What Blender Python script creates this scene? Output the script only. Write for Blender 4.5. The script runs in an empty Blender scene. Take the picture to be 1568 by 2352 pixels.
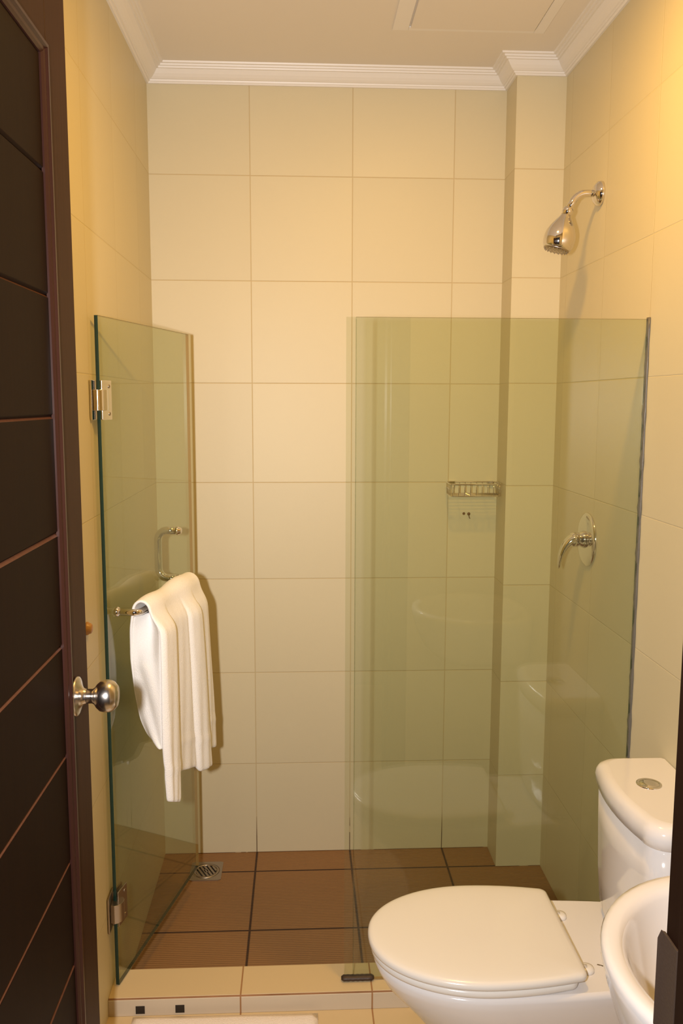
import bpy, bmesh, math, random
from mathutils import Vector, Matrix
random.seed(7)
PI = math.pi
scene = bpy.context.scene
C = scene.collection

# ------------------------------------------------------------------ camera
cam_d = bpy.data.cameras.new('camera'); cam = bpy.data.objects.new('camera', cam_d); C.objects.link(cam)
cam_d.sensor_fit = 'VERTICAL'; cam_d.sensor_height = 36.0; cam_d.lens = 36.0 * 1968.9 / 2352.0
cam_d.clip_start = 0.02
PITCH, YAW, ROLL = 0.12802, 0.04853, 0.00296
fv = Vector((math.sin(YAW) * math.cos(PITCH), math.cos(YAW) * math.cos(PITCH), -math.sin(PITCH)))
rv = Vector((math.cos(YAW), -math.sin(YAW), 0)); uv = rv.cross(fv)
r2 = math.cos(ROLL) * rv + math.sin(ROLL) * uv; u2 = -math.sin(ROLL) * rv + math.cos(ROLL) * uv
cam.matrix_world = Matrix.Translation((0.4798, -2.8808, 1.5901)) @ Matrix((r2, u2, -fv)).transposed().to_4x4()
scene.camera = cam

# ------------------------------------------------------------------ world, lights, exposure
world = bpy.data.worlds.new('world'); scene.world = world; world.use_nodes = True
world.node_tree.nodes['Background'].inputs[0].default_value = (1.0, 0.72, 0.45, 1)
world.node_tree.nodes['Background'].inputs[1].default_value = 0.03
scene.view_settings.view_transform = 'Standard'; scene.view_settings.look = 'None'
scene.view_settings.gamma = 1; scene.view_settings.use_curve_mapping = False
scene.view_settings.exposure = 0.0

def area(name, loc, aim, size, size_y, power, col, shape='RECTANGLE', spread=PI):
    d = bpy.data.lights.new(name, 'AREA'); d.shape = shape; d.size = size; d.size_y = size_y
    d.energy = power; d.color = col; d.spread = spread
    o = bpy.data.objects.new(name, d); C.objects.link(o); o.location = loc
    o.rotation_euler = (Vector(aim) - Vector(loc)).to_track_quat('-Z', 'Y').to_euler()
    return o
# the camera's flash, held just left of the lens
area('flash_light', (0.335, -2.86, 1.60), (0.52, 0.0, 1.34), 0.035, 0.06, 25.5, (1.0, 0.95, 0.93), spread=math.radians(138))
# the bathroom's warm ceiling lamp, above and just in front of the doorway
area('ceiling_lamp_light', (0.80, -1.15, 2.615), (0.80, -1.15, 0.0), 0.13, 0.13, 13.0, (1.0, 0.55, 0.09), 'DISK')

# ------------------------------------------------------------------ materials
def new_mat(name):
    m = bpy.data.materials.new(name); m.use_nodes = True
    return m, m.node_tree, m.node_tree.nodes['Principled BSDF']
def noise_bump(nt, bsdf, scale, strength, dist=0.001, detail=3, vec=None, height=None):
    n = nt.nodes.new('ShaderNodeTexNoise'); n.inputs['Scale'].default_value = scale; n.inputs['Detail'].default_value = detail
    tc = nt.nodes.new('ShaderNodeTexCoord'); nt.links.new(tc.outputs['Object'], n.inputs['Vector'])
    b = nt.nodes.new('ShaderNodeBump'); b.inputs['Strength'].default_value = strength; b.inputs['Distance'].default_value = dist
    nt.links.new(n.outputs[0], b.inputs['Height']); nt.links.new(b.outputs[0], bsdf.inputs['Normal'])
    return n, b
def mat(name, col, rough=0.5, metal=0.0, bump=None, coat=0.0, vary=0.0, spec=0.5):
    m, nt, b = new_mat(name)
    b.inputs['Base Color'].default_value = (*col, 1); b.inputs['Roughness'].default_value = rough
    b.inputs['Metallic'].default_value = metal; b.inputs['Coat Weight'].default_value = coat
    b.inputs['Coat Roughness'].default_value = 0.05; b.inputs['Specular IOR Level'].default_value = spec
    if bump: noise_bump(nt, b, *bump)
    if vary:
        tc = nt.nodes.new('ShaderNodeTexCoord'); n = nt.nodes.new('ShaderNodeTexNoise'); n.inputs['Scale'].default_value = 14
        nt.links.new(tc.outputs['Object'], n.inputs['Vector'])
        mx = nt.nodes.new('ShaderNodeMix'); mx.data_type = 'RGBA'
        mx.inputs[6].default_value = (*[c * (1 - vary) for c in col], 1); mx.inputs[7].default_value = (*[min(1, c * (1 + vary)) for c in col], 1)
        nt.links.new(n.outputs[0], mx.inputs[0]); nt.links.new(mx.outputs[2], b.inputs['Base Color'])
    return m

def tile_mat(name, au, av, ou, ov, T, col, grout, gw=0.0022, rough=0.5, ribs=None, vary=0.03, bump_s=0.25, dirty=False, orange=0.0):
    """square tiles laid in world axes au, av; ou, ov = one grout line on each axis"""
    m, nt, b = new_mat(name); N = nt.nodes.new; L = nt.links.new
    tc = N('ShaderNodeTexCoord'); sp = N('ShaderNodeSeparateXYZ'); L(tc.outputs['Object'], sp.inputs[0])
    def math_(op, a, bb=None, c=None):
        n = N('ShaderNodeMath'); n.operation = op
        for i, v in enumerate((a, bb, c)):
            if v is None: continue
            if isinstance(v, (int, float)): n.inputs[i].default_value = v
            else: L(v, n.inputs[i])
        return n.outputs[0]
    ids, masks = [], []
    for ax, o in ((au, ou), (av, ov)):
        s = math_('DIVIDE', math_('SUBTRACT', sp.outputs[ax], o), T)
        fl = math_('FLOOR', s); fr = math_('SUBTRACT', s, fl)
        dist = math_('MULTIPLY', math_('MINIMUM', fr, math_('SUBTRACT', 1.0, fr)), T)
        ids.append(fl); masks.append(dist)
    d = math_('MINIMUM', masks[0], masks[1])
    mr = N('ShaderNodeMapRange'); mr.interpolation_type = 'SMOOTHSTEP'; L(d, mr.inputs[0])
    mr.inputs[1].default_value = gw * 0.35; mr.inputs[2].default_value = gw * 0.9
    mask = mr.outputs[0]          # 0 in grout, 1 on tile
    cmb = N('ShaderNodeCombineXYZ'); L(ids[0], cmb.inputs[0]); L(ids[1], cmb.inputs[1])
    wn = N('ShaderNodeTexWhiteNoise'); L(cmb.outputs[0], wn.inputs['Vector'])
    ns = N('ShaderNodeTexNoise'); ns.inputs['Scale'].default_value = 3.0; ns.inputs['Detail'].default_value = 4; L(tc.outputs['Object'], ns.inputs['Vector'])
    f = math_('ADD', math_('MULTIPLY', math_('SUBTRACT', wn.outputs[0], 0.5), vary * 2), math_('MULTIPLY', math_('SUBTRACT', ns.outputs[0], 0.5), vary * 1.5))
    fac = math_('ADD', 1.0, f)
    vm = N('ShaderNodeVectorMath'); vm.operation = 'SCALE'; vm.inputs[0].default_value = col; L(fac, vm.inputs['Scale'])
    tilecol = vm.outputs[0]
    gm = N('ShaderNodeMix'); gm.data_type = 'RGBA'
    gm.inputs[6].default_value = (*grout, 1); L(mask, gm.inputs[0])
    if dirty:   # grime in the joints low on the wall
        n2 = N('ShaderNodeTexNoise'); n2.inputs['Scale'].default_value = 9; L(tc.outputs['Object'], n2.inputs['Vector'])
        low = N('ShaderNodeMapRange'); L(sp.outputs[2], low.inputs[0]); low.inputs[1].default_value = 0.06; low.inputs[2].default_value = 0.16
        low.inputs[3].default_value = 1; low.inputs[4].default_value = 0
        gg = N('ShaderNodeMix'); gg.data_type = 'RGBA'; gg.inputs[6].default_value = (*grout, 1); gg.inputs[7].default_value = (0.10, 0.05, 0.02, 1)
        L(math_('MULTIPLY', low.outputs[0], math_('GREATER_THAN', n2.outputs[0], 0.42)), gg.inputs[0]); L(gg.outputs[2], gm.inputs[6])
    L(tilecol, gm.inputs[7]); L(gm.outputs[2], b.inputs['Base Color'])
    rr = N('ShaderNodeMapRange'); L(mask, rr.inputs[0]); rr.inputs[3].default_value = 0.8; rr.inputs[4].default_value = rough; L(rr.outputs[0], b.inputs['Roughness'])
    hn = N('ShaderNodeTexNoise'); hn.inputs['Scale'].default_value = 70; hn.inputs['Detail'].default_value = 2; L(tc.outputs['Object'], hn.inputs['Vector'])
    h = math_('ADD', math_('MULTIPLY', mask, 0.6), math_('MULTIPLY', hn.outputs[0], bump_s))
    if ribs is not None:
        w = math_('SINE', math_('MULTIPLY', sp.outputs[ribs], 2 * PI / 0.0085))
        h = math_('ADD', h, math_('MULTIPLY', w, 0.5))
        wc = math_('ADD', 1.0, math_('MULTIPLY', w, 0.13)); vm2 = N('ShaderNodeVectorMath'); vm2.operation = 'SCALE'
        L(tilecol, vm2.inputs[0]); L(wc, vm2.inputs['Scale']); L(vm2.outputs[0], gm.inputs[7])
    bp = N('ShaderNodeBump'); bp.inputs['Distance'].default_value = 0.0015; bp.inputs['Strength'].default_value = 0.6
    L(h, bp.inputs['Height']); L(bp.outputs[0], b.inputs['Normal'])
    return m

T = 0.33
CREAM = (0.64, 0.565, 0.375); GR = (0.55, 0.44, 0.25); GS = (0.61, 0.53, 0.34)
M = {}
M['tile_back'] = tile_mat('tile_back', 0, 2, 0.3225, 0.0, T, CREAM, GR, dirty=True)
M['tile_side'] = tile_mat('tile_side', 1, 2, -0.525, 0.0, T, CREAM, GS)
M['tile_left'] = tile_mat('tile_left', 1, 2, -0.545, 0.0, T, CREAM, GS)
M['tile_floor'] = tile_mat('tile_floor', 0, 1, 0.327, -0.899, T, (0.66, 0.51, 0.29), (0.36, 0.18, 0.07), gw=0.003)
M['tile_curb'] = tile_mat('tile_curb', 0, 1, 0.327, -0.7, T, (0.66, 0.51, 0.29), (0.36, 0.18, 0.07), gw=0.003)
M['tile_curb_face'] = tile_mat('tile_curb_face', 0, 2, 0.327, 0.3, T, (0.64, 0.54, 0.40), (0.36, 0.18, 0.07), gw=0.003)
M['tile_brown'] = tile_mat('tile_brown', 0, 1, 0.323, -0.126, T, (0.27, 0.14, 0.055), (0.045, 0.02, 0.01), gw=0.0055, rough=0.55, ribs=1, vary=0.05)
M['grime'] = mat('grime', (0.30, 0.15, 0.07), 0.8, vary=0.5)
M['plaster'] = mat('plaster', (0.80, 0.74, 0.65), 0.65, bump=(60, 0.08))
M['cornice'] = mat('cornice', (0.84, 0.80, 0.74), 0.4)
M['china'] = mat('china', (0.79, 0.76, 0.745), 0.12, coat=0.5)
M['seat'] = mat('seat', (0.80, 0.765, 0.71), 0.16, coat=0.3)
M['chrome'] = mat('chrome', (0.78, 0.74, 0.70), 0.07, 1.0)
M['satin'] = mat('satin', (0.62, 0.57, 0.52), 0.24, 1.0)
M['dull'] = mat('dull', (0.40, 0.34, 0.28), 0.35, 1.0, bump=(90, 0.2))
M['black'] = mat('black', (0.02, 0.015, 0.012), 0.5, bump=(200, 0.4))
M['bronze'] = mat('bronze', (0.055, 0.035, 0.025), 0.5, 0.3, bump=(300, 0.5))
M['rust'] = mat('rust', (0.16, 0.075, 0.025), 0.7, bump=(400, 0.5))
M['seal'] = mat('seal', (0.13, 0.12, 0.10), 0.35, bump=(80, 0.6))
M['amber'] = mat('amber', (0.50, 0.26, 0.08), 0.35)
M['towel'] = mat('towel', (0.93, 0.91, 0.88), 0.95, bump=(420, 0.7, 0.002), spec=0.1)
M['bath_mat'] = mat('bath_mat', (0.92, 0.84, 0.79), 0.95, bump=(350, 0.8, 0.002), spec=0.1)

def wood(name, col, rough):
    m, nt, b = new_mat(name); b.inputs['Specular IOR Level'].default_value = 0.12; b.inputs['IOR'].default_value = 1.35; N = nt.nodes.new; L = nt.links.new
    tc = N('ShaderNodeTexCoord'); mp = N('ShaderNodeMapping'); mp.inputs['Scale'].default_value = (40, 40, 2.0); L(tc.outputs['Object'], mp.inputs[0])
    n = N('ShaderNodeTexNoise'); n.inputs['Scale'].default_value = 2.5; n.inputs['Detail'].default_value = 6; L(mp.outputs[0], n.inputs['Vector'])
    mx = N('ShaderNodeMix'); mx.data_type = 'RGBA'; mx.inputs[6].default_value = (*[c * 0.75 for c in col], 1); mx.inputs[7].default_value = (*[c * 1.3 for c in col], 1)
    L(n.outputs[0], mx.inputs[0]); L(mx.outputs[2], b.inputs['Base Color']); b.inputs['Roughness'].default_value = rough
    bp = N('ShaderNodeBump'); bp.inputs['Strength'].default_value = 0.08; bp.inputs['Distance'].default_value = 0.001; L(n.outputs[0], bp.inputs['Height']); L(bp.outputs[0], b.inputs['Normal'])
    return m
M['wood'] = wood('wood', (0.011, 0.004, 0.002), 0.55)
M['wood_edge_lit'] = wood('wood_edge_lit', (0.10, 0.04, 0.022), 0.4)  # lamplight caught on the groove chamfers, put into the wood colour
M['wood_bead'] = wood('wood_bead', (0.036, 0.013, 0.009), 0.28)
M['wood_bead'].node_tree.nodes['Principled BSDF'].inputs['Specular IOR Level'].default_value = 0.5
M['wood_stile'] = wood('wood_stile', (0.040, 0.017, 0.009), 0.48)

def glass_mat(name, tint, ior=1.5):
    """clear pane: fresnel mirror over a tinted pass-through, tint per face"""
    m = bpy.data.materials.new(name); m.use_nodes = True; nt = m.node_tree; nt.nodes.clear(); N = nt.nodes.new; L = nt.links.new
    o = N('ShaderNodeOutputMaterial'); mx = N('ShaderNodeMixShader'); t = N('ShaderNodeBsdfTransparent'); g = N('ShaderNodeBsdfGlossy'); fr = N('ShaderNodeFresnel')
    t.inputs[0].default_value = (*tint, 1); g.inputs[0].default_value = (1, 1, 1, 1); g.inputs['Roughness'].default_value = 0.0; fr.inputs[0].default_value = ior
    # the same reflectance from inside and outside of the sheet
    geo = N('ShaderNodeNewGeometry'); md = N('ShaderNodeMath'); md.operation = 'MULTIPLY_ADD'
    md.inputs[1].default_value = 1.0 / ior - ior; md.inputs[2].default_value = ior
    L(geo.outputs['Backfacing'], md.inputs[0]); L(md.outputs[0], fr.inputs[0])
    # Beer-Lambert: slanted rays cross more glass
    dp = N('ShaderNodeVectorMath'); dp.operation = 'DOT_PRODUCT'; L(geo.outputs['Incoming'], dp.inputs[0]); L(geo.outputs['Normal'], dp.inputs[1])
    def mt(op, a, b_=None):
        n = N('ShaderNodeMath'); n.operation = op
        for i, v in enumerate((a, b_)):
            if v is None: continue
            if isinstance(v, (int, float)): n.inputs[i].default_value = v
            else: L(v, n.inputs[i])
        return n.outputs[0]
    c2 = mt('MULTIPLY', dp.outputs['Value'], dp.outputs['Value'])
    cost = mt('SQRT', mt('SUBTRACT', 1.0, mt('DIVIDE', mt('SUBTRACT', 1.0, c2), ior * ior)))
    ex = mt('DIVIDE', 1.0, cost); cc = N('ShaderNodeCombineColor')
    for i in range(3): L(mt('POWER', tint[i], ex), cc.inputs[i])
    L(cc.outputs[0], t.inputs[0])
    L(fr.outputs[0], mx.inputs[0]); L(t.outputs[0], mx.inputs[1]); L(g.outputs[0], mx.inputs[2]); L(mx.outputs[0], o.inputs[0])
    return m
M['glass'] = glass_mat('glass', (0.88, 0.91, 0.85), 1.5)
M['clear_seal'] = glass_mat('clear_seal', (0.93, 0.945, 0.90), 1.35)
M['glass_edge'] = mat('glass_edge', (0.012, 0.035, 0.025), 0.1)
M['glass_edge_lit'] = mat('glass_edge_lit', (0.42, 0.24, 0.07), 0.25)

# ------------------------------------------------------------------ helpers
def bx(bm, x0, x1, y0, y1, z0, z1, mi=0):
    vs = [bm.verts.new((x, y, z)) for x in (x0, x1) for y in (y0, y1) for z in (z0, z1)]
    fs = [(0, 1, 3, 2), (4, 6, 7, 5), (0, 4, 5, 1), (2, 3, 7, 6), (0, 2, 6, 4), (1, 5, 7, 3)]
    out = []
    for f in fs:
        fc = bm.faces.new([vs[i] for i in f]); fc.material_index = mi; out.append(fc)
    return out
def loft(bm, rings, cap0=True, cap1=True, closed=True, mi=0):
    R = [[bm.verts.new(p) for p in r] for r in rings]; n = len(R[0])
    for a, b in zip(R[:-1], R[1:]):
        for i in range(n if closed else n - 1):
            f = bm.faces.new((a[i], a[(i + 1) % n], b[(i + 1) % n], b[i])); f.smooth = True; f.material_index = mi
    if cap0: bm.faces.new(R[0][::-1]).material_index = mi
    if cap1: bm.faces.new(R[-1]).material_index = mi
    return R
def tube(bm, pts, r, n=12, caps=True):
    pts = [Vector(p) for p in pts]; rs = r if isinstance(r, (list, tuple)) else [r] * len(pts)
    t0 = (pts[1] - pts[0]).normalized(); up = Vector((0, 0, 1)) if abs(t0.z) < 0.9 else Vector((1, 0, 0))
    nrm = t0.cross(up).normalized(); rings = []
    for i, p in enumerate(pts):
        t = (pts[min(i + 1, len(pts) - 1)] - pts[max(i - 1, 0)]).normalized()
        nrm = (nrm - t * nrm.dot(t)).normalized(); bn = t.cross(nrm)
        rings.append([p + (nrm * math.cos(a) + bn * math.sin(a)) * rs[i] for a in [2 * PI * k / n for k in range(n)]])
    loft(bm, rings, caps, caps)
def lathe(bm, origin, axis, prof, n=32):
    """prof: (distance along axis, radius)"""
    o = Vector(origin); a = Vector(axis).normalized(); s = Vector((0, 0, 1)) if abs(a.z) < 0.9 else Vector((1, 0, 0))
    p = a.cross(s).normalized(); q = a.cross(p)
    loft(bm, [[o + a * d + (p * math.cos(t) + q * math.sin(t)) * max(r, 1e-5) for t in [2 * PI * k / n for k in range(n)]] for d, r in prof])
def arc(pts_center, r, a0, a1, e1, e2, n=8):
    c = Vector(pts_center); return [c + (Vector(e1) * math.cos(a) + Vector(e2) * math.sin(a)) * r for a in [a0 + (a1 - a0) * k / n for k in range(n + 1)]]
def build(name, bm, mats, parent=None, bevel=0, seg=2, subsurf=0, solid=0, smooth_angle=None):
    me = bpy.data.meshes.new(name); bmesh.ops.recalc_face_normals(bm, faces=bm.faces); bm.to_mesh(me); bm.free()
    for m_ in (mats if isinstance(mats, (list, tuple)) else [mats]): me.materials.append(m_)
    o = bpy.data.objects.new(name, me); C.objects.link(o)
    if parent: o.parent = parent
    if solid:
        s = o.modifiers.new('solid', 'SOLIDIFY'); s.thickness = solid; s.offset = 0; s.use_rim = True
    if bevel:
        b = o.modifiers.new('bevel', 'BEVEL'); b.width = bevel; b.segments = seg; b.limit_method = 'ANGLE'; b.angle_limit = math.radians(40)
        for p in me.polygons: p.use_smooth = True
        b.harden_normals = True
    if subsurf:
        s = o.modifiers.new('sub', 'SUBSURF'); s.levels = subsurf; s.render_levels = subsurf
        for p in me.polygons: p.use_smooth = True
    return o
def tag(o, label, cat, group=None, kind=None):
    o['label'] = label; o['category'] = cat
    if group: o['group'] = group
    if kind: o['kind'] = kind
    return o
def thing(name, label, cat, loc, group=None, kind=None):
    o = bpy.data.objects.new(name, None); C.objects.link(o); o.location = loc; o.empty_display_size = 0.05
    return tag(o, label, cat, group, kind)
def keep(o, root):   # parent while keeping world-space mesh coordinates
    o.parent = root; o.matrix_parent_inverse = Matrix.Translation(root.location).inverted()
    return o
def struct(name, bm, mats, label, cat, **k):
    return tag(build(name, bm, mats, **k), label, cat, kind='structure')

# ------------------------------------------------------------------ room shell
W, ZC, ZF, YF = 1.304, 2.632, 0.071, -2.13
bm = bmesh.new(); bx(bm, -0.1, W + 0.1, 0.0, 0.1, -0.1, ZC + 0.1)
struct('wall_back', bm, M['tile_back'], 'cream square-tiled back wall of the shower', 'wall')
bm = bmesh.new(); bx(bm, -0.1, 0.0, YF - 0.14, 0.0, -0.1, ZC + 0.1)
struct('wall_left', bm, M['tile_left'], 'cream tiled left wall between the wooden door and the shower', 'wall')
bm = bmesh.new(); bx(bm, W, W + 0.1, YF - 0.14, 0.0, -0.1, ZC + 0.1)
struct('wall_right', bm, M['tile_side'], 'cream tiled right wall carrying shower fittings and toilet', 'wall')
bm = bmesh.new(); fs = bx(bm, 1.149, W, -0.131, 0.0, 0.0, ZC)
for f in fs: f.material_index = 1 if abs(f.calc_center_median().x - 1.149) < 1e-4 else 0
struct('wall_pillar', bm, [M['tile_back'], M['tile_side']], 'narrow tiled pillar boxed out in the back right corner', 'wall')
bm = bmesh.new()
bx(bm, -0.1, 0.010, YF - 0.14, YF, -0.1, ZC + 0.1); bx(bm, 0.875, W + 0.1, YF - 0.14, YF, -0.1, ZC + 0.1); bx(bm, 0.010, 0.875, YF - 0.14, YF, 2.33, ZC + 0.1)
struct('wall_front', bm, M['plaster'], 'wall around the doorway the photo is taken through', 'wall')
bm = bmesh.new()
bx(bm, -0.1, W + 0.1, -0.80, 0.1, -0.1, 0.0, 0)
bx(bm, -0.1, W + 0.1, -3.3, -0.85, -0.1, ZF, 1)
struct('floor', bm, [M['tile_brown'], M['tile_floor']], 'brown ribbed shower floor and cream tiled bathroom floor', 'floor')
bm = bmesh.new(); bx(bm, -0.1, W + 0.1, YF - 0.14, 0.1, ZC, ZC + 0.1)
struct('ceiling', bm, M['plaster'], 'pale plaster bathroom ceiling', 'ceiling')

# shower curb: core, top tile lip, face tile and the grubby joint between
bm = bmesh.new()
bx(bm, 0, W, -0.896, -0.790, 0.0, 0.110, 2)
bx(bm, 0, W, -0.897, -0.789, 0.110, 0.118, 0)
bx(bm, 0, W, -0.902, -0.895, ZF, 0.1145, 1)
bx(bm, 0, W, -0.9005, -0.896, 0.1135, 0.1165, 2)
struct('trim_1', bm, [M['tile_curb'], M['tile_curb_face'], M['grime']], 'low cream tiled curb between bathroom floor and shower floor', 'curb', bevel=0.0012)

# cornice swept round the room, following the pillar
prof = [(0.0, -0.049), (0.006, -0.049), (0.009, -0.044), (0.012, -0.044), (0.0135, -0.0395), (0.017, -0.0385), (0.023, -0.034), (0.030, -0.027), (0.036, -0.019), (0.0385, -0.0155), (0.044, -0.0155), (0.0455, -0.0105), (0.051, -0.0105), (0.0525, -0.005), (0.060, -0.005), (0.062, 0.0), (0.0, 0.0)]
path = [(0, YF), (0, 0), (1.149, 0), (1.149, -0.131), (W, -0.131), (W, YF)]
bm = bmesh.new(); rings = []
for i, p in enumerate(path):
    P = Vector(p)
    def nrm(a, b):
        d = (Vector(b) - Vector(a)).normalized(); return Vector((d.y, -d.x))   # towards the room
    ns = []
    if i > 0: ns.append(nrm(path[i - 1], p))
    if i < len(path) - 1: ns.append(nrm(p, path[i + 1]))
    off = ns[0] if len(ns) == 1 else (ns[0] + ns[1]) / (1 + ns[0].dot(ns[1]))
    rings.append([(P.x + off.x * h, P.y + off.y * h, ZC + v) for h, v in prof])
R_ = loft(bm, rings)
for f in bm.faces: f.smooth = False
struct('trim_2', bm, M['cornice'], 'white stepped plaster cornice running round the ceiling', 'cornice')

# access hatch let into the ceiling
bm = bmesh.new()
x0, x1, y1, y0 = 0.788, 1.145, -0.345, -0.86
bx(bm, x0 - 0.045, x0, y0 - 0.045, y1 + 0.022, ZC - 0.004, ZC); bx(bm, x1, x1 + 0.03, y0 - 0.045, y1 + 0.022, ZC - 0.004, ZC)
bx(bm, x0, x1, y1, y1 + 0.022, ZC - 0.004, ZC); bx(bm, x0, x1, y0 - 0.045, y0, ZC - 0.004, ZC)
hr = thing('ceiling_hatch', 'pale square access hatch panel let into the ceiling', 'hatch', ((x0 + x1) / 2, (y0 + y1) / 2, ZC))
keep(build('frame', bm, M['cornice'], bevel=0.0015), hr)
bm = bmesh.new(); bx(bm, x0 + 0.004, x1 - 0.004, y0 + 0.004, y1 - 0.004, ZC - 0.010, ZC)
keep(build('hatch_panel', bm, M['plaster'], bevel=0.003), hr)

# ------------------------------------------------------------------ door frame (dark jambs round the doorway)
bm = bmesh.new()
bx(bm, 0.83, 0.875, YF - 0.14, YF, ZF, 2.33); bx(bm, 0.010, 0.047, YF - 0.14, YF, ZF, 2.33); bx(bm, 0.047, 0.83, YF - 0.14, YF, 2.285, 2.33)
bx(bm, 0.818, 0.83, YF - 0.14, YF - 0.05, ZF, 2.285); bx(bm, 0.047, 0.059, YF - 0.14, YF - 0.05, ZF, 2.285)
bx(bm, 0.838, 0.90, YF, YF + 0.012, ZF, 2.36); bx(bm, 0.838, 0.90, YF - 0.152, YF - 0.14, ZF, 2.36)
bx(bm, 0.0, 0.040, YF - 0.152, YF - 0.14, ZF, 2.36)
fr = struct('trim_3', bm, M['wood'], 'dark brown wooden door jamb at the right edge of the view', 'door frame', bevel=0.002)
bm = bmesh.new()
rings = []
for z in (0.975, 0.985, 1.0, 1.06, 1.075, 1.085):
    w_ = 0.007 if 0.98 < z < 1.08 else 0.004
    rings.append([(0.8298, YF - 0.030, z), (0.8298, YF + 0.0005, z), (0.8298 - 0.002, YF + w_ * 0.5, z), (0.8298 - w_ * 0.62, YF + w_, z), (0.8298 - w_ * 0.75, YF + w_ * 0.8, z), (0.8275, YF - 0.002, z), (0.8275, YF - 0.030, z)])
loft(bm, rings)
st = build('strike_plate', bm, M['bronze'], bevel=0.0006); st.parent = fr

# ------------------------------------------------------------------ wooden door, swung open along the left wall
DX, DY0, DY1, DZ0, DZ1 = 0.090, -2.118, -1.340, ZF + 0.008, 2.275
door = thing('door_1', 'dark espresso wooden door with grooved boards standing open at the left', 'door', (0.07, DY0, ZF), kind='structure')
ST = 0.118
PY0, PY1, PZ0, PZ1 = DY0 + ST, DY1 - ST, 0.215, 2.135
bm = bmesh.new()
bx(bm, DX - 0.04, DX, DY1 - ST, DY1, DZ0, DZ1); bx(bm, DX - 0.04, DX, DY0, DY0 + ST, DZ0, DZ1)
bx(bm, DX - 0.04, DX, PY0, PY1, PZ1, DZ1); bx(bm, DX - 0.04, DX, PY0, PY1, DZ0, PZ0)
keep(build('door_frame', bm, M['wood_stile'], bevel=0.002), door)
bm = bmesh.new(); zs = []
edges = [PZ0] + [0.615 + 0.19 * k for k in range(-2, 8)] + [PZ1]
edges = [PZ0] + [z for z in edges[1:-1] if PZ0 + 0.03 < z < PZ1 - 0.03] + [PZ1]
for i, z in enumerate(edges):
    if i == 0: zs.append((z, -0.006))
    elif i == len(edges) - 1: zs.append((z, -0.006))
    else: zs += [(z - 0.0045, -0.006), (z - 0.0035, -0.0066), (z, -0.0105), (z + 0.0035, -0.0066), (z + 0.0045, -0.006)]
fr_ = [(DX + o, z) for z, o in zs]; bk = [(DX - 0.032, PZ1), (DX - 0.032, PZ0)]
loft(bm, [[(x, y, z) for x, z in fr_ + bk] for y in (PY0, PY1)])
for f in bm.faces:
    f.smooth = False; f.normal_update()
    if len(f.verts) == 4 and 0.3 < abs(f.normal.z) < 0.95 and any(0 < e - f.calc_center_median().z < 0.004 for e in edges[1:-1]): f.material_index = 1  # only the up-facing side of each groove gets the painted-in lamplight
keep(build('door_panel', bm, [M['wood'], M['wood_edge_lit']]), door)
bm = bmesh.new()
mp = [(0.0, -0.008), (0.0, 0.002), (0.004, 0.0055), (0.009, 0.0055), (0.012, 0.0015), (0.016, 0.0005), (0.020, -0.003), (0.020, -0.008)]
cs = [(PY1, PZ0, -1, 1), (PY1, PZ1, -1, -1), (PY0, PZ1, 1, -1), (PY0, PZ0, 1, 1), (PY1, PZ0, -1, 1)]
loft(bm, [[(DX + h, y + sy * (w_ - 0.002), z + sz * (w_ - 0.002)) for w_, h in mp] for y, z, sy, sz in cs], False, False)
for f in bm.faces: f.smooth = False
keep(build('door_moulding', bm, M['wood_bead']), door)
KY, KZ = -1.430, 1.083
bm = bmesh.new(); lathe(bm, (DX, KY, KZ), (1, 0, 0), [(0.018, 0.010), (0.020, 0.0125), (0.030, 0.0125), (0.034, 0.015), (0.038, 0.021), (0.044, 0.0262), (0.052, 0.0285), (0.060, 0.0278), (0.067, 0.0245), (0.071, 0.0195), (0.0725, 0.018), (0.0725, 0.010), (0.0735, 0.009), (0.0735, 0.0)], 40)
kn = keep(build('door_knob', bm, M['satin']), door)
bm = bmesh.new(); lathe(bm, (DX, KY, KZ), (1, 0, 0), [(0.0, 0.034), (0.003, 0.0345), (0.0055, 0.0335), (0.007, 0.030), (0.009, 0.022), (0.014, 0.0145), (0.019, 0.0125), (0.021, 0.012)], 40)
ro = build('rose', bm, M['satin']); ro.parent = kn
for z in (0.35, 1.25, 2.05):
    bm = bmesh.new(); tube(bm, [(DX + 0.004, DY0 - 0.006, z - 0.05), (DX + 0.004, DY0 - 0.006, z + 0.05)], 0.006, 12)
    keep(build('hinge', bm, M['satin']), door)

# ------------------------------------------------------------------ shower glass: fixed panel
GY = -0.853; GT = 1.785
fp = thing('shower_screen', 'fixed greenish clear glass shower screen standing on the curb beside the toilet', 'glass screen', (0.95, GY, 0.118))
bm = bmesh.new()
fs = bx(bm, 0.611, 1.2995, GY - 0.005, GY + 0.005, 0.120, GT)
for f in fs:
    n = f.normal if f.normal.length else Vector((0, 0, 0)); f.normal_update(); n = f.normal
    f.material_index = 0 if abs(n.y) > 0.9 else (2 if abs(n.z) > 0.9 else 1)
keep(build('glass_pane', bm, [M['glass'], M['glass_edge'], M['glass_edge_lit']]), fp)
bm = bmesh.new(); fs = bx(bm, 0.588, 0.611, GY - 0.004, GY + 0.004, 0.120, GT)
bx(bm, 0.6102, 0.6125, GY - 0.0065, GY + 0.0065, 0.120, GT - 0.004)
o = keep(build('edge_seal', bm, M['clear_seal']), fp); o['label'] = 'clear plastic edge strip'
bm = bmesh.new(); rings = []
for k in range(60):
    z = 0.122 + (GT + 0.004 - 0.122) * k / 59; r = 0.0042 * (1 + 0.35 * math.sin(k * 2.3) * math.sin(k * 0.7))
    rings.append([(W + 0.001 - r * 1.5 * (0.5 + 0.5 * math.cos(a)), GY - 0.002 + r * 2.0 * math.sin(a), z) for a in [2 * PI * q / 8 for q in range(8)]])
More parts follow.
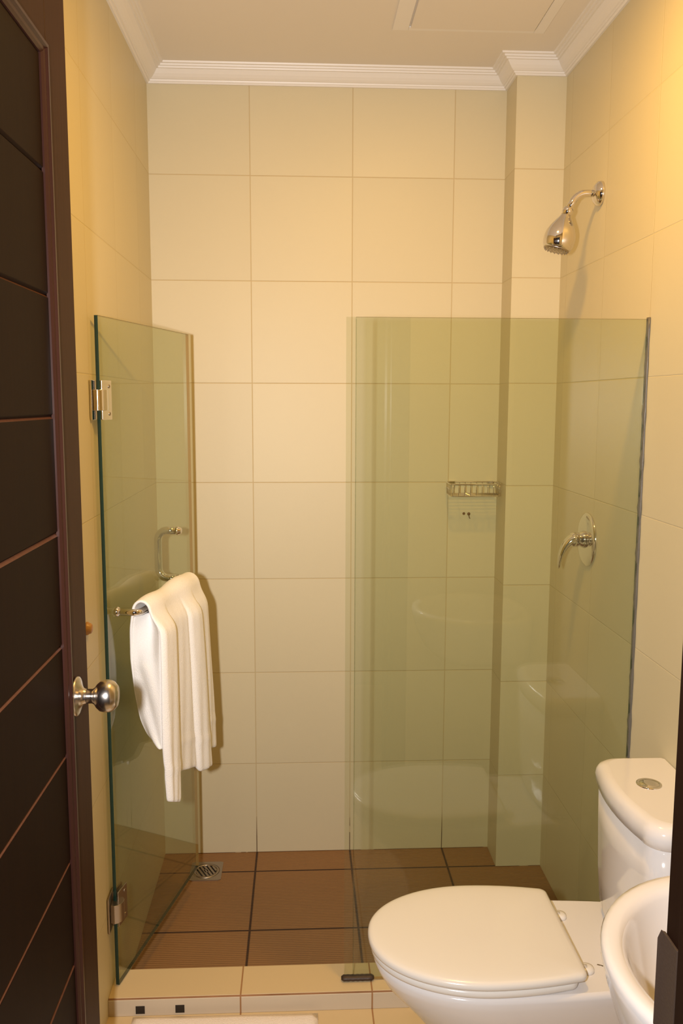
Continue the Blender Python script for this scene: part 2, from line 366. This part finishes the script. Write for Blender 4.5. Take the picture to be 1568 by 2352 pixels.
loft(bm, rings); o = keep(build('wall_sealant', bm, M['seal']), fp); o['label'] = 'dark uneven sealant bead down the wall'
bm = bmesh.new(); rings = []
for k in range(15):
    x = 0.581 + 0.084 * k / 14; e = (0.55 if k in (0, 14) else 1.0) * (1 + 0.06 * math.sin(k * 2.9))
    rings.append([(x, GY - 0.003 + 0.0105 * e * math.cos(a), 0.1245 + 0.0068 * e * math.sin(a)) for a in [2 * PI * q / 12 for q in range(12)]])
loft(bm, rings); o = keep(build('glass_foot', bm, M['bronze']), fp); o['label'] = 'dark foot at the bottom corner of the glass'

# ------------------------------------------------------------------ shower glass: hinged door, swung inward
H0 = Vector((0.014, -0.853, 0)); H1 = Vector((0.149, -0.295, 0)); dU = (H1 - H0).normalized(); dN = Vector((dU.y, -dU.x, 0)); GL = (H1 - H0).length
def gp(u, off, z): return H0 + dU * u + dN * off + Vector((0, 0, z))
gd = thing('glass_door', 'frameless greenish glass shower door standing half open on its left hinges', 'shower door', (H0.x, H0.y, 0.118), kind='thing')
bm = bmesh.new()
vs = [bm.verts.new(gp(u, o_, z)) for u in (0.0, GL) for o_ in (-0.0045, 0.0045) for z in (0.122, GT)]
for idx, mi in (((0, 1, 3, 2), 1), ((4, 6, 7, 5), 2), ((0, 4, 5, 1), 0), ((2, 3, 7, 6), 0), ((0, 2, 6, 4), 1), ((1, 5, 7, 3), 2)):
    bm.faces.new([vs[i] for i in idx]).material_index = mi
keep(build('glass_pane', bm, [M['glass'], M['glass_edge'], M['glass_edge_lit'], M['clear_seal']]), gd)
for zc in (1.592, 0.325):
    bm = bmesh.new()
    bx(bm, 0.0008, 0.006, H0.y - 0.030, H0.y + 0.028, zc - 0.046, zc + 0.046)             # wall plate
    hp = keep(build('hinge', bm, M['chrome'] if zc > 1 else M['dull'], bevel=0.0015), gd)
    bm = bmesh.new()
    P = [gp(u, o_, zc + z) for u, o_, z in ((-0.012, 0, 0), )]
    rings = []                                                                         # rounded knuckle block
    for z in (-0.024, 0.024):
        rings.append([gp(u, o_, zc + z) for u, o_ in ((-0.020, -0.003), (-0.022, 0.008), (-0.016, 0.016), (-0.006, 0.0205), (0.004, 0.0215), (0.014, 0.019), (0.020, 0.013), (0.022, 0.006), (0.022, -0.006), (0.0, -0.008))])
    loft(bm, rings)
    kb = build('knuckle', bm, M['chrome'] if zc > 1 else M['dull'], bevel=0.001); kb.parent = hp
    for s in (1, -1):
        bm = bmesh.new(); o0, o1 = (0.0046, 0.0085) if s > 0 else (-0.0085, -0.0046)
        vs = [bm.verts.new(gp(u, o_, zc + z)) for u in (0.002, 0.052) for o_ in (o0, o1) for z in (-0.046, 0.046)]
        for idx in ((0, 1, 3, 2), (4, 6, 7, 5), (0, 4, 5, 1), (2, 3, 7, 6), (0, 2, 6, 4), (1, 5, 7, 3)): bm.faces.new([vs[i] for i in idx])
        pl = build('clamp_plate', bm, M['chrome'] if zc > 1 else M['dull'], bevel=0.0012); pl.parent = hp
    for z in (-0.032, 0.032):
        bm = bmesh.new(); lathe(bm, gp(0.038, 0.0085, zc + z), dN, [(-0.001, 0.0045), (0.0008, 0.0045), (0.0014, 0.0035), (0.0005, 0.002), (0.0005, 0)], 14)
        s_ = build('screw', bm, M['dull']); s_.parent = hp

# combined towel bar (outside) and pull handle (inside) on the glass door
BZ, BO = 1.078, 0.062; UA, UB = 0.050, 0.455
bm = bmesh.new(); r = 0.0085; cr = 0.020
pts = [gp(UA, 0.0, BZ), gp(UA, BO - cr, BZ)]
for k in range(1, 9):
    a = PI / 2 * k / 8; pts.append(gp(UA + cr * (1 - math.cos(a)), BO - cr + cr * math.sin(a), BZ))
pts.append(gp(UB - cr, BO, BZ))
for k in range(1, 9):
    a = PI / 2 * k / 8; pts.append(gp(UB - cr + cr * math.sin(a), BO - cr + cr * math.cos(a), BZ))
pts.append(gp(UB, 0.0, BZ)); tube(bm, pts, r, 16)
b0 = keep(build('towel_bar', bm, M['chrome']), gd)
for u in (UA, UB):
    bm = bmesh.new(); lathe(bm, gp(u, 0.0046, BZ), dN, [(0, 0.0125), (0.004, 0.0125), (0.007, 0.010), (0.008, 0.0088)], 20)
    c_ = build('collar', bm, M['chrome']); c_.parent = b0
bm = bmesh.new(); HZ = 1.219; HO = -0.056; cr = 0.030; pts = [gp(UB, 0.0, HZ), gp(UB, HO + cr, HZ)]
for k in range(1, 9):
    a = PI / 2 * k / 8; pts.append(gp(UB, HO + cr - cr * math.sin(a), HZ - cr * (1 - math.cos(a))))
pts.append(gp(UB, HO, BZ + cr))
for k in range(1, 9):
    a = PI / 2 * k / 8; pts.append(gp(UB, HO + cr * (1 - math.cos(a)), BZ + cr - cr * math.sin(a)))
pts.append(gp(UB, 0.0, BZ)); tube(bm, pts, 0.0112, 16)
hn = keep(build('pull_handle', bm, M['chrome']), gd)
bm = bmesh.new(); lathe(bm, gp(UB, 0.0046, HZ), dN, [(0, 0.0125), (0.003, 0.0125), (0.0045, 0.010), (0.011, 0.0085), (0.012, 0.0065), (0.012, 0.0)], 20)
c_ = build('end_cap', bm, M['chrome']); c_.parent = hn

# ------------------------------------------------------------------ towel over the bar
def interp(x, tab):
    for (x0, y0), (x1, y1) in zip(tab[:-1], tab[1:]):
        if x <= x1: return y0 + (y1 - y0) * max(0, min(1, (x - x0) / (x1 - x0)))
    return tab[-1][1]
NA, NSF, NSB, NT = 60, 34, 24, 8
FOLD = [(0, 0.62), (0.03, 1.0), (0.10, 0.92), (0.20, 0.95), (0.235, 0.85), (0.25, 0.10), (0.30, 0.22), (0.42, 0.42), (0.52, 0.48), (0.535, 0.30), (0.56, 0.72), (0.66, 0.88), (0.74, 0.82), (0.765, 0.12), (0.80, 0.22), (0.93, 0.40), (1.0, 0.30)]
BOT = [(0, 0.580), (0.20, 0.555), (0.235, 0.56), (0.25, 0.618), (0.53, 0.578), (0.55, 0.560), (0.75, 0.548), (0.77, 0.590), (1.0, 0.566)]
UBOT = [(0, 0.072), (0.235, 0.160), (0.25, 0.165), (0.53, 0.305), (0.76, 0.392), (1.0, 0.478)]
bm = bmesh.new(); grid = []
for i in range(NA + 1):
    a = i / NA; col = []
    ut = 0.064 + 0.330 * a
    thick_top = 0.022 + 0.010 * a + 0.003 * math.sin(a * 11)
    for j in range(NSB):                       # back fall, bottom to bar
        t = j / (NSB - 1); z = (0.722 + 0.02 * math.sin(a * 4)) * (1 - t) + BZ * t
        o_ = interp(z, [(0.722, 0.094), (0.725, 0.082), (0.732, 0.069), (0.75, 0.054), (0.79, 0.038), (0.86, 0.029), (0.95, 0.025), (1.03, 0.030), (1.08, BO - thick_top)])
        o_ += 0.004 * math.sin(a * 17 + 1) * (1 - t)
        u_ = ut + (1 - t) * (0.034 - 0.02 * a)
        col.append((u_, o_, z))
    for k in range(1, NT):                     # over the bar
        th = PI * k / NT
        col.append((ut, BO - thick_top * math.cos(th), BZ + (thick_top + 0.003) * math.sin(th)))
    zb = interp(a, BOT); ub = interp(a, UBOT)
    for j in range(NSF):                       # front fall
        t = j / (NSF - 1); z = BZ * (1 - t) + zb * t
        s = min(1, t * 9.0) ; s = s * s * (3 - 2 * s)
        amp = 0.022 * s + 0.010 * t
        o_ = BO + thick_top + 0.012 * s + amp * interp(a, FOLD) + 0.0015 * math.sin(a * 60 + t * 7) * t
        o_ -= 0.010 * t
        u_ = ut + (ub - ut) * (t ** 0.9)
        if a < 0.235: # first fold narrows to a tail
            u_ = ut + (ub - ut) * t ** 1.3
            mid = 0.118; u_ = u_ + (mid - u_) * 0.30 * max(0, t - 0.7) / 0.3
        if 0.80 < t < 0.835: o_ += 0.0022
        col.append((u_, o_, z))
    if i == 0: first_col = list(col)
    grid.append([bm.verts.new(gp(*c)) for c in col])
for i in range(NA):
    for j in range(len(grid[0]) - 1):
        f = bm.faces.new((grid[i][j], grid[i + 1][j], grid[i + 1][j + 1], grid[i][j + 1])); f.smooth = True
# the folded-in near end of the hanging loop
def at_z(col, z):
    for (u0, o0, z0), (u1, o1, z1) in zip(col[:-1], col[1:]):
        if (z0 - z) * (z1 - z) <= 0 and z0 != z1:
            t = (z - z0) / (z1 - z0); return u0 + (u1 - u0) * t, o0 + (o1 - o0) * t
    return col[-1][0], col[-1][1]
c0 = first_col; back = c0[:NSB]; front = c0[NSB + NT - 1:]
mem = []
for k in range(41):
    z = 0.725 + (1.062 - 0.725) * k / 40; ub, ob = at_z(back, z); uf, of = at_z(front, z); row = []
    for w in range(13):
        v = w / 12; dip = math.sin(PI * v); hgt = (z - 0.725) / 0.337
        uu = ub + (uf - ub) * v + 0.004 + dip * (0.020 * hgt ** 0.5 - 0.014) + 0.004 * math.sin(v * 9 + z * 34) * dip
        if 0.62 < hgt: uu += dip * (hgt - 0.62) * 0.12
        row.append(bm.verts.new(gp(uu, ob + (of - ob) * v, z)))
    mem.append(row)
for k in range(40):
    for w in range(12):
        f = bm.faces.new((mem[k][w], mem[k][w + 1], mem[k + 1][w + 1], mem[k + 1][w])); f.smooth = True
tw = build('towel', bm, M['towel'], solid=0.007, subsurf=1)
tag(tw, 'white cloth towel folded over the chrome bar on the glass door', 'towel')

# ------------------------------------------------------------------ shower arm and head
SY, SZ = -0.483, 2.156
sh = thing('wall_shower', 'chrome bell-shaped shower head on a bent arm from the right wall', 'shower head', (W, SY, SZ))
bm = bmesh.new(); lathe(bm, (W, SY, SZ), (-1, 0, 0), [(0, 0.0325), (0.004, 0.0335), (0.010, 0.0320), (0.016, 0.0275), (0.021, 0.020), (0.0235, 0.011)], 36)
keep(build('flange', bm, M['chrome']), sh)
bm = bmesh.new()
pts = [(W - 0.004, SY, SZ), (1.262, SY, SZ)]
d2 = Vector((-0.46, 0, -0.888)); c0 = Vector((1.262, SY, SZ - 0.040)); amax = math.acos(0.46)
for k in range(1, 11):
    a = amax * k / 10; pts.append((c0.x - 0.040 * math.sin(a), SY, c0.z + 0.040 * math.cos(a)))
e_ = Vector(pts[-1]); dd = Vector((-math.cos(amax), 0, -math.sin(amax))); pts.append(tuple(e_ + dd * 0.030))
tube(bm, pts, 0.0096, 16); keep(build('arm', bm, M['chrome']), sh)
top = e_ + dd * 0.026; ax = Vector((-0.24, 0.02, -0.96))
bm = bmesh.new(); lathe(bm, top, dd, [(-0.006, 0.0105), (-0.004, 0.0140), (0.001, 0.0150), (0.009, 0.0150), (0.011, 0.0130), (0.016, 0.0130)], 24)
keep(build('collar', bm, M['chrome']), sh)
tp = top + dd * 0.012
bm = bmesh.new(); lathe(bm, tp, ax, [(0, 0.0125), (0.006, 0.0145), (0.014, 0.0195), (0.024, 0.0265), (0.036, 0.0340), (0.050, 0.0400), (0.064, 0.0428), (0.078, 0.0425), (0.090, 0.0395), (0.096, 0.0360)], 40)
keep(build('bell', bm, M['chrome']), sh)
bm = bmesh.new(); lathe(bm, tp, ax, [(0.093, 0.0355), (0.098, 0.0350), (0.1005, 0.031), (0.102, 0.015), (0.1025, 0)], 36)
p_ = ax.normalized().cross(Vector((0, 1, 0))).normalized(); q_ = ax.normalized().cross(p_)
for rr_, nn in ((0.011, 6), (0.021, 12), (0.031, 18)):
    for k in range(nn):
        an = 2 * PI * k / nn; lathe(bm, tp + ax.normalized() * 0.0995 + (p_ * math.cos(an) + q_ * math.sin(an)) * rr_, ax, [(0, 0.0016), (0.003, 0.0012), (0.0035, 0)], 6)
keep(build('spray_face', bm, M['dull']), sh)

# ------------------------------------------------------------------ mixer valve
VY, VZ = -0.487, 1.200
mv = thing('shower_mixer', 'chrome shower mixer lever on a round plate on the right wall', 'shower mixer', (W, VY, VZ))
bm = bmesh.new(); lathe(bm, (W, VY, VZ), (-1, 0, 0), [(0, 0.076), (0.003, 0.0775), (0.006, 0.076), (0.009, 0.068), (0.0105, 0.050), (0.011, 0.020)], 48)
keep(build('wall_plate', bm, M['chrome']), mv)
bm = bmesh.new(); lathe(bm, (W, VY, VZ), (-1, 0, 0), [(0.010, 0.026), (0.018, 0.023), (0.024, 0.0205), (0.0255, 0.0185), (0.0285, 0.0185), (0.030, 0.0215), (0.044, 0.0215), (0.050, 0.018), (0.054, 0.010), (0.055, 0)], 32)
keep(build('hub', bm, M['chrome']), mv)
bm = bmesh.new(); rings = []
for k in range(15):
    t = k / 14; x = W - 0.036 - 0.046 * math.sin(t * PI / 2) ** 0.9; z = VZ + 0.004 - 0.088 * t ** 1.6
    tang = Vector((-0.7 * (1 - t) - 0.12, 0, -0.25 - t)).normalized(); nn = Vector((0, 1, 0)).cross(tang).normalized()
    wdt = 0.017 * (1 - t) ** 0.8 + 0.0075; th = 0.0125 * (1 - t) + 0.003
    if k == 14: wdt *= 0.4; th *= 0.5
    rings.append([Vector((x, VY, z)) + Vector((0, wdt * math.cos(a), 0)) + nn * th * math.sin(a) for a in [2 * PI * q / 16 for q in range(16)]])
loft(bm, rings); keep(build('lever', bm, M['chrome']), mv)

# ------------------------------------------------------------------ wire soap basket on the back wall
bk_ = thing('soap_basket', 'chrome wire soap basket fixed to the back wall beside the pillar', 'soap basket', (1.06, -0.05, 1.28))
bx0, bx1, by0, by1, bz0, bz1 = 0.972, 1.143, -0.104, -0.012, 1.283, 1.322
def rrect(z, x0, x1, y0, y1, r):
    out = []
    for cx, cy, a0 in ((x1 - r, y1 - r, 0), (x0 + r, y1 - r, PI / 2), (x0 + r, y0 + r, PI), (x1 - r, y0 + r, 1.5 * PI)):
        for k in range(5): a = a0 + PI / 2 * k / 4; out.append((cx + r * math.cos(a), cy + r * math.sin(a), z))
    return out + [out[0]]
bm = bmesh.new(); tube(bm, rrect(bz1, bx0, bx1, by0, by1, 0.014), 0.0024, 8); keep(build('top_rail', bm, M['chrome']), bk_)
bm = bmesh.new(); tube(bm, rrect(bz0, bx0 + 0.002, bx1 - 0.002, by0 + 0.002, by1 - 0.002, 0.012), 0.0018, 8)
for k in range(9):
    y = by0 + 0.012 + k * 0.0092; tube(bm, [(bx0 + 0.003, y, bz0), (bx1 - 0.003, y, bz0)], 0.0012, 6)
for k in range(3):
    x = bx0 + 0.04 + k * 0.045; tube(bm, [(x, by0 + 0.003, bz0 - 0.002), (x, by1 - 0.003, bz0 - 0.002)], 0.0012, 6)
keep(build('bottom_grid', bm, M['chrome']), bk_)
bm = bmesh.new()
for k in range(9):
    x = bx0 + 0.008 + k * (bx1 - bx0 - 0.016) / 8
    tube(bm, [(x, by0, bz1), (x, by0 + 0.002, bz0)], 0.0011, 6); tube(bm, [(x, by1, bz1), (x, by1 - 0.002, bz0)], 0.0011, 6)
for k in range(5):
    y = by0 + 0.014 + k * 0.016
    tube(bm, [(bx0, y, bz1), (bx0 + 0.002, y, bz0)], 0.0011, 6); tube(bm, [(bx1, y, bz1), (bx1 - 0.002, y, bz0)], 0.0011, 6)
keep(build('side_wires', bm, M['chrome']), bk_)
for x in (bx0 + 0.012, bx1 - 0.030):
    bm = bmesh.new(); bx(bm, x, x + 0.020, by1 - 0.004, 0.0, bz1 - 0.006, bz1 + 0.003); keep(build('wall_bracket', bm, M['chrome'], bevel=0.001), bk_)

# rusty leftovers below the basket
bm = bmesh.new(); lathe(bm, (1.055, 0.0, 1.211), (0, -1, 0), [(0, 0.0055), (0.002, 0.005), (0.005, 0.0035), (0.006, 0)], 14)
tube(bm, [(1.055, -0.004, 1.209), (1.0545, -0.007, 1.204), (1.056, -0.007, 1.199), (1.0585, -0.004, 1.196)], 0.0014, 6)
tag(build('wall_hook', bm, M['rust']), 'tiny rusty hook on the back wall under the soap basket', 'hook')
bm = bmesh.new(); lathe(bm, (1.038, 0.0, 1.212), (0, -1, 0), [(0, 0.0048), (0.0015, 0.0042), (0.0015, 0.002), (0.0005, 0.0015), (0.0005, 0)], 14)
tag(build('wall_plug', bm, M['rust']), 'tiny brown screw plug left of the rusty hook', 'screw plug')

# round door stop on the left wall
bm = bmesh.new(); lathe(bm, (0.0, -0.979, 1.083), (1, 0, 0), [(0, 0.015), (0.003, 0.015), (0.006, 0.0125), (0.010, 0.0115), (0.0125, 0.008), (0.013, 0)], 24)
tag(build('door_stop', bm, M['amber']), 'small round amber door stop on the left wall beside the dark door', 'door stop')

# ------------------------------------------------------------------ floor drain
dr_ = thing('floor_drain', 'square steel floor drain with round slotted grate in the shower corner', 'floor drain', (0.158, -0.118, 0.0))
bm = bmesh.new(); dx0, dx1, dy0, dy1 = 0.102, 0.210, -0.178, -0.062; N_ = 48; cx, cy = (dx0 + dx1) / 2, (dy0 + dy1) / 2; rad = 0.046
outer = []; inner = []
for k in range(N_):
    a = 2 * PI * k / N_; c, s = math.cos(a), math.sin(a); m_ = max(abs(c) / ((dx1 - dx0) / 2), abs(s) / ((dy1 - dy0) / 2))
    outer.append((cx + c / m_, cy + s / m_)); inner.append((cx + rad * c, cy + rad * s))
loft(bm, [[(x, y, 0.0) for x, y in outer], [(x, y, 0.0025) for x, y in outer], [(x, y, 0.0025) for x, y in inner], [(x, y, 0.0) for x, y in inner]], False, False)
for f in bm.faces: f.smooth = False
keep(build('plate', bm, M['dull']), dr_)
bm = bmesh.new(); gx = Vector((math.cos(2.05), math.sin(2.05), 0)); gy = Vector((-gx.y, gx.x, 0))   # slot direction
lathe(bm, (cx, cy, 0.0003), (0, 0, 1), [(0, 0.0445), (0.0002, 0.0445), (0.0002, 0)], 40)
keep(build('well', bm, M['black']), dr_)
bm = bmesh.new()
def gr(x0, x1, y0, y1, z0=0.0006, z1=0.0030):
    vs = [bm.verts.new(Vector((cx, cy, z)) + gx * u + gy * v) for u in (x0, x1) for v in (y0, y1) for z in (z0, z1)]
    for idx in ((0, 1, 3, 2), (4, 6, 7, 5), (0, 4, 5, 1), (2, 3, 7, 6), (0, 2, 6, 4), (1, 5, 7, 3)): bm.faces.new([vs[i] for i in idx])
for k in range(-3, 4):
    v = k * 0.0122; hl = math.sqrt(max(0, 0.040 ** 2 - v * v)); 
    gr(-hl, hl, v - 0.0034 + 0.0061, v + 0.0034 + 0.0061)
    if k in (0,): gr(-0.008, 0.008, v - 0.006, v + 0.006)
ring = [[(cx + r_ * math.cos(2 * PI * k / 48), cy + r_ * math.sin(2 * PI * k / 48), z_) for k in range(48)] for r_, z_ in ((0.044, 0.0006), (0.044, 0.0032), (0.0355, 0.0032), (0.0355, 0.0006))]
loft(bm, ring, False, False)
keep(build('grate', bm, M['dull']), dr_)

# weep holes at the foot of the curb face
for i, x in enumerate((0.0785, 0.1765)):
    bm = bmesh.new(); bx(bm, x - 0.0105, x + 0.0105, -0.9032, -0.901, 0.078, 0.097)
    bx(bm, x - 0.0112, x + 0.0112, -0.9026, -0.901, 0.077, 0.0978)
    tag(build('weep_hole', bm, M['black']), ['small square black drain opening low in the curb face, nearest the left wall', 'small square black drain opening low in the curb face, further from the left wall'][i], 'drain hole', 'drain openings in the curb face')

# ------------------------------------------------------------------ bath mat
bm = bmesh.new(); NX, NY = 30, 24; top_, bot_ = [], []
for i in range(NX + 1):
    rt, rb = [], []
    for j in range(NY + 1):
        u, v = i / NX, j / NY; x = 0.062 + 0.458 * u; y = -0.912 - 0.55 * v - 0.006 * u
        e = min(u, 1 - u, v * 1.2, (1 - v) * 1.2); hgt = 0.013 * min(1, math.sqrt(max(0, e) / 0.02 + 0.05)) + 0.0012 * math.sin(u * 13 + v * 4) * min(1, e * 20)
        rt.append(bm.verts.new((x, y, ZF + 0.002 + hgt))); rb.append(bm.verts.new((x, y, ZF + 0.001)))
    top_.append(rt); bot_.append(rb)
for i in range(NX):
    for j in range(NY):
        f = bm.faces.new((top_[i][j], top_[i + 1][j], top_[i + 1][j + 1], top_[i][j + 1])); f.smooth = True
        bm.faces.new((bot_[i][j], bot_[i][j + 1], bot_[i + 1][j + 1], bot_[i + 1][j]))
for i in range(NX):
    bm.faces.new((top_[i][0], bot_[i][0], bot_[i + 1][0], top_[i + 1][0])); bm.faces.new((top_[i + 1][NY], bot_[i + 1][NY], bot_[i][NY], top_[i][NY]))
for j in range(NY):
    bm.faces.new((top_[0][j + 1], bot_[0][j + 1], bot_[0][j], top_[0][j])); bm.faces.new((top_[NX][j], bot_[NX][j], bot_[NX][j + 1], top_[NX][j + 1]))
tag(build('bath_mat', bm, M['bath_mat']), 'white terry bath mat lying on the floor against the shower curb', 'bath mat')

# ------------------------------------------------------------------ toilet
TY = -1.192
tl = thing('toilet', 'white ceramic toilet with closed lid standing against the right wall', 'toilet', (1.0, TY, ZF))
def dshape(tip, back, Wd, xw, wb, z, n=28, yc=TY, rc=0.02, inset=0.0):
    """closed outline: rounded tip at x=tip (towards -X), widest xw behind it, straight back edge of half width wb"""
    tip += inset; back -= inset; Wd -= inset; wb -= inset
    side = []
    for k in range(n + 1):
        a = PI / 2 * k / n; side.append((tip + xw * (1 - math.cos(a)), Wd * math.sin(a) ** 0.93))
    L_ = back - tip - xw
    for k in range(1, 11):
        t = k / 10; x = tip + xw + (L_ - rc) * t; side.append((x, Wd - (Wd - wb) * (x - tip - xw) ** 2 / L_ ** 2))
    yb = side[-1][1]
    for k in range(1, 6):
        a = PI / 2 * k / 5; side.append((back - rc + rc * math.sin(a), yb - rc + rc * math.cos(a)))
    left = [(x, yc + y, z) for x, y in side]; right = [(x, yc - y, z) for x, y in side[::-1]]
    return left + right[:-1]
# bowl body
bm = bmesh.new()
secs = [(0.071, 0.79, 1.285, 0.100, 0.16, 0.090), (0.080, 0.785, 1.287, 0.105, 0.16, 0.095), (0.12, 0.80, 1.285, 0.095, 0.16, 0.088), (0.20, 0.785, 1.285, 0.100, 0.18, 0.090),
        (0.27, 0.745, 1.287, 0.118, 0.20, 0.100), (0.33, 0.695, 1.29, 0.143, 0.22, 0.115), (0.375, 0.655, 1.292, 0.160, 0.23, 0.128), (0.405, 0.638, 1.294, 0.168, 0.235, 0.135),
        (0.422, 0.632, 1.295, 0.171, 0.235, 0.138), (0.430, 0.634, 1.295, 0.170, 0.235, 0.138), (0.435, 0.642, 1.290, 0.163, 0.235, 0.132)]
loft(bm, [dshape(tp_, bk2, w_, xw, wb, z, rc=0.03) for z, tp_, bk2, w_, xw, wb in secs])
keep(build('bowl', bm, M['china']), tl)
# seat ring
bm = bmesh.new()
loft(bm, [dshape(0.626, 1.030, 0.172, 0.235, 0.150, z, inset=i_, rc=0.02) for z, i_ in ((0.4355, 0.006), (0.438, 0.001), (0.444, 0.0), (0.450, 0.001), (0.4525, 0.006))])
keep(build('seat', bm, M['seat']), tl)
# lid, gently domed
bm = bmesh.new()
loft(bm, [dshape(0.621, 1.046, 0.175, 0.235, 0.152, z, inset=i_, rc=0.016) for z, i_ in ((0.4535, 0.005), (0.4555, 0.001), (0.461, 0.0), (0.4665, 0.001), (0.4700, 0.005))]
     + [[(0.845 + (x - 0.845) * f_, TY + (y - TY) * f_, z) for x, y, z in dshape(0.621, 1.046, 0.175, 0.235, 0.152, z_, inset=0.005, rc=0.016)] for z_, f_ in ((0.4715, 0.965), (0.4727, 0.90), (0.4738, 0.75), (0.4744, 0.5), (0.4747, 0.2))])
keep(build('lid', bm, M['seat']), tl)
for s in (1, -1):
    bm = bmesh.new(); yy = TY + s * 0.092
    lathe(bm, (1.062, yy, 0.4345), (0, 0, 1), [(0, 0.0165), (0.005, 0.016), (0.009, 0.0135), (0.0105, 0.008), (0.011, 0)], 24)
    tube(bm, [(1.062, yy, 0.4405), (1.030, yy, 0.4445)], 0.0070, 10)
    keep(build('hinge_cap', bm, M['seat']), tl)
# tank
def tank_ring(z, inset, bulge=0.014, x0=1.142, x1=1.302, yc=-1.210, hw=0.172, r=0.045):
    x0 += inset; hw -= inset; out = []
    for k in range(9):   # front face, bowed towards the room
        t = -1 + 2 * k / 8; out.append((x0 - bulge * (1 - t * t), yc + (hw - r) * t, z))
    for k in range(1, 9):
        a = PI / 2 * k / 8; out.append((x0 + r - r * math.cos(a), yc + hw - r + r * math.sin(a), z))
    out.append((x1 - 0.006, yc + hw, z)); out.append((x1, yc + hw - 0.006, z)); out.append((x1, yc - hw + 0.006, z)); out.append((x1 - 0.006, yc - hw, z))
    for k in range(8, 0, -1):
        a = PI / 2 * k / 8; out.append((x0 + r - r * math.cos(a), yc - hw + r - r * math.sin(a), z))
    return out
bm = bmesh.new()
loft(bm, [tank_ring(z, i_) for z, i_ in ((0.434, 0.030), (0.445, 0.022), (0.47, 0.014), (0.55, 0.009), (0.66, 0.006), (0.7395, 0.005))])
keep(build('tank', bm, M['china']), tl)
bm = bmesh.new()
loft(bm, [tank_ring(z, i_) for z, i_ in ((0.741, 0.003), (0.743, 0.0), (0.764, -0.002), (0.774, 0.0), (0.782, 0.004), (0.787, 0.011), (0.7895, 0.020))])
tlid = keep(build('tank_lid', bm, M['china']), tl)
bm = bmesh.new(); lathe(bm, (1.214, -1.190, 0.7885), (0, 0, 1), [(0, 0.0265), (0.003, 0.0262), (0.0045, 0.023), (0.0030, 0.021), (0.0030, 0.0195), (0.0045, 0.018), (0.0055, 0.010), (0.0058, 0)], 36)
fb = build('flush_button', bm, M['chrome']); fb.parent = tlid

bm = bmesh.new(); vs = [(1.090, -1.268), (1.102, -1.274), (1.104, -1.271), (1.092, -1.265)]
loft(bm, [[(x, y, z) for x, y in vs] for z in (0.4346, 0.4354)])
keep(build('maker_mark', bm, M['dull']), tl)['label'] = 'tiny dark printed mark'

# ------------------------------------------------------------------ wash basin
SX, SYc, RZ = 1.100, -1.862, 0.850
sk = thing('wash_basin', 'white oval ceramic wash basin on the right wall beside the door jamb', 'wash basin', (1.3, SYc, RZ))
def sring(f, z, ax_=0.215, ab=0.2035, b=0.232, shift=0.0, wall=False, n=64):
    out = []
    for k in range(n):
        a = 2 * PI * k / n; c, s = math.cos(a), math.sin(a)
        if c > 0 and wall:
            e = 0.42; x = SX + ab * c ** e if c > 1e-6 else SX; y = SYc + b * f * (abs(s) ** 0.75) * (1 if s > 0 else -1)
            x = min(x, 1.3035)
        else:
            x = SX + (ab if c > 0 else ax_) * f * c + shift; y = SYc + b * f * s
        out.append((x, y, z))
    return out
bm = bmesh.new()
loft(bm, [sring(0.42, 0.655, wall=True), sring(0.62, 0.675, wall=True), sring(0.80, 0.715, wall=True), sring(0.91, 0.765, wall=True), sring(0.965, 0.805, wall=True), sring(0.995, 0.830, wall=True), sring(1.0, 0.842, wall=True),
          sring(0.985, 0.849, wall=True), sring(0.95, 0.8515, wall=True), sring(0.89, 0.849), sring(0.86, 0.845), sring(0.84, 0.838), sring(0.825, 0.825), sring(0.76, 0.79), sring(0.68, 0.745), sring(0.52, 0.712), sring(0.28, 0.700), sring(0.08, 0.697)])
keep(build('basin', bm, M['china']), sk)
bm = bmesh.new(); lathe(bm, (SX, SYc, 0.6975), (0, 0, 1), [(0, 0.021), (0.002, 0.020), (0.0025, 0.015), (0.001, 0.012), (0.001, 0)], 24)
keep(build('drain', bm, M['chrome']), sk)
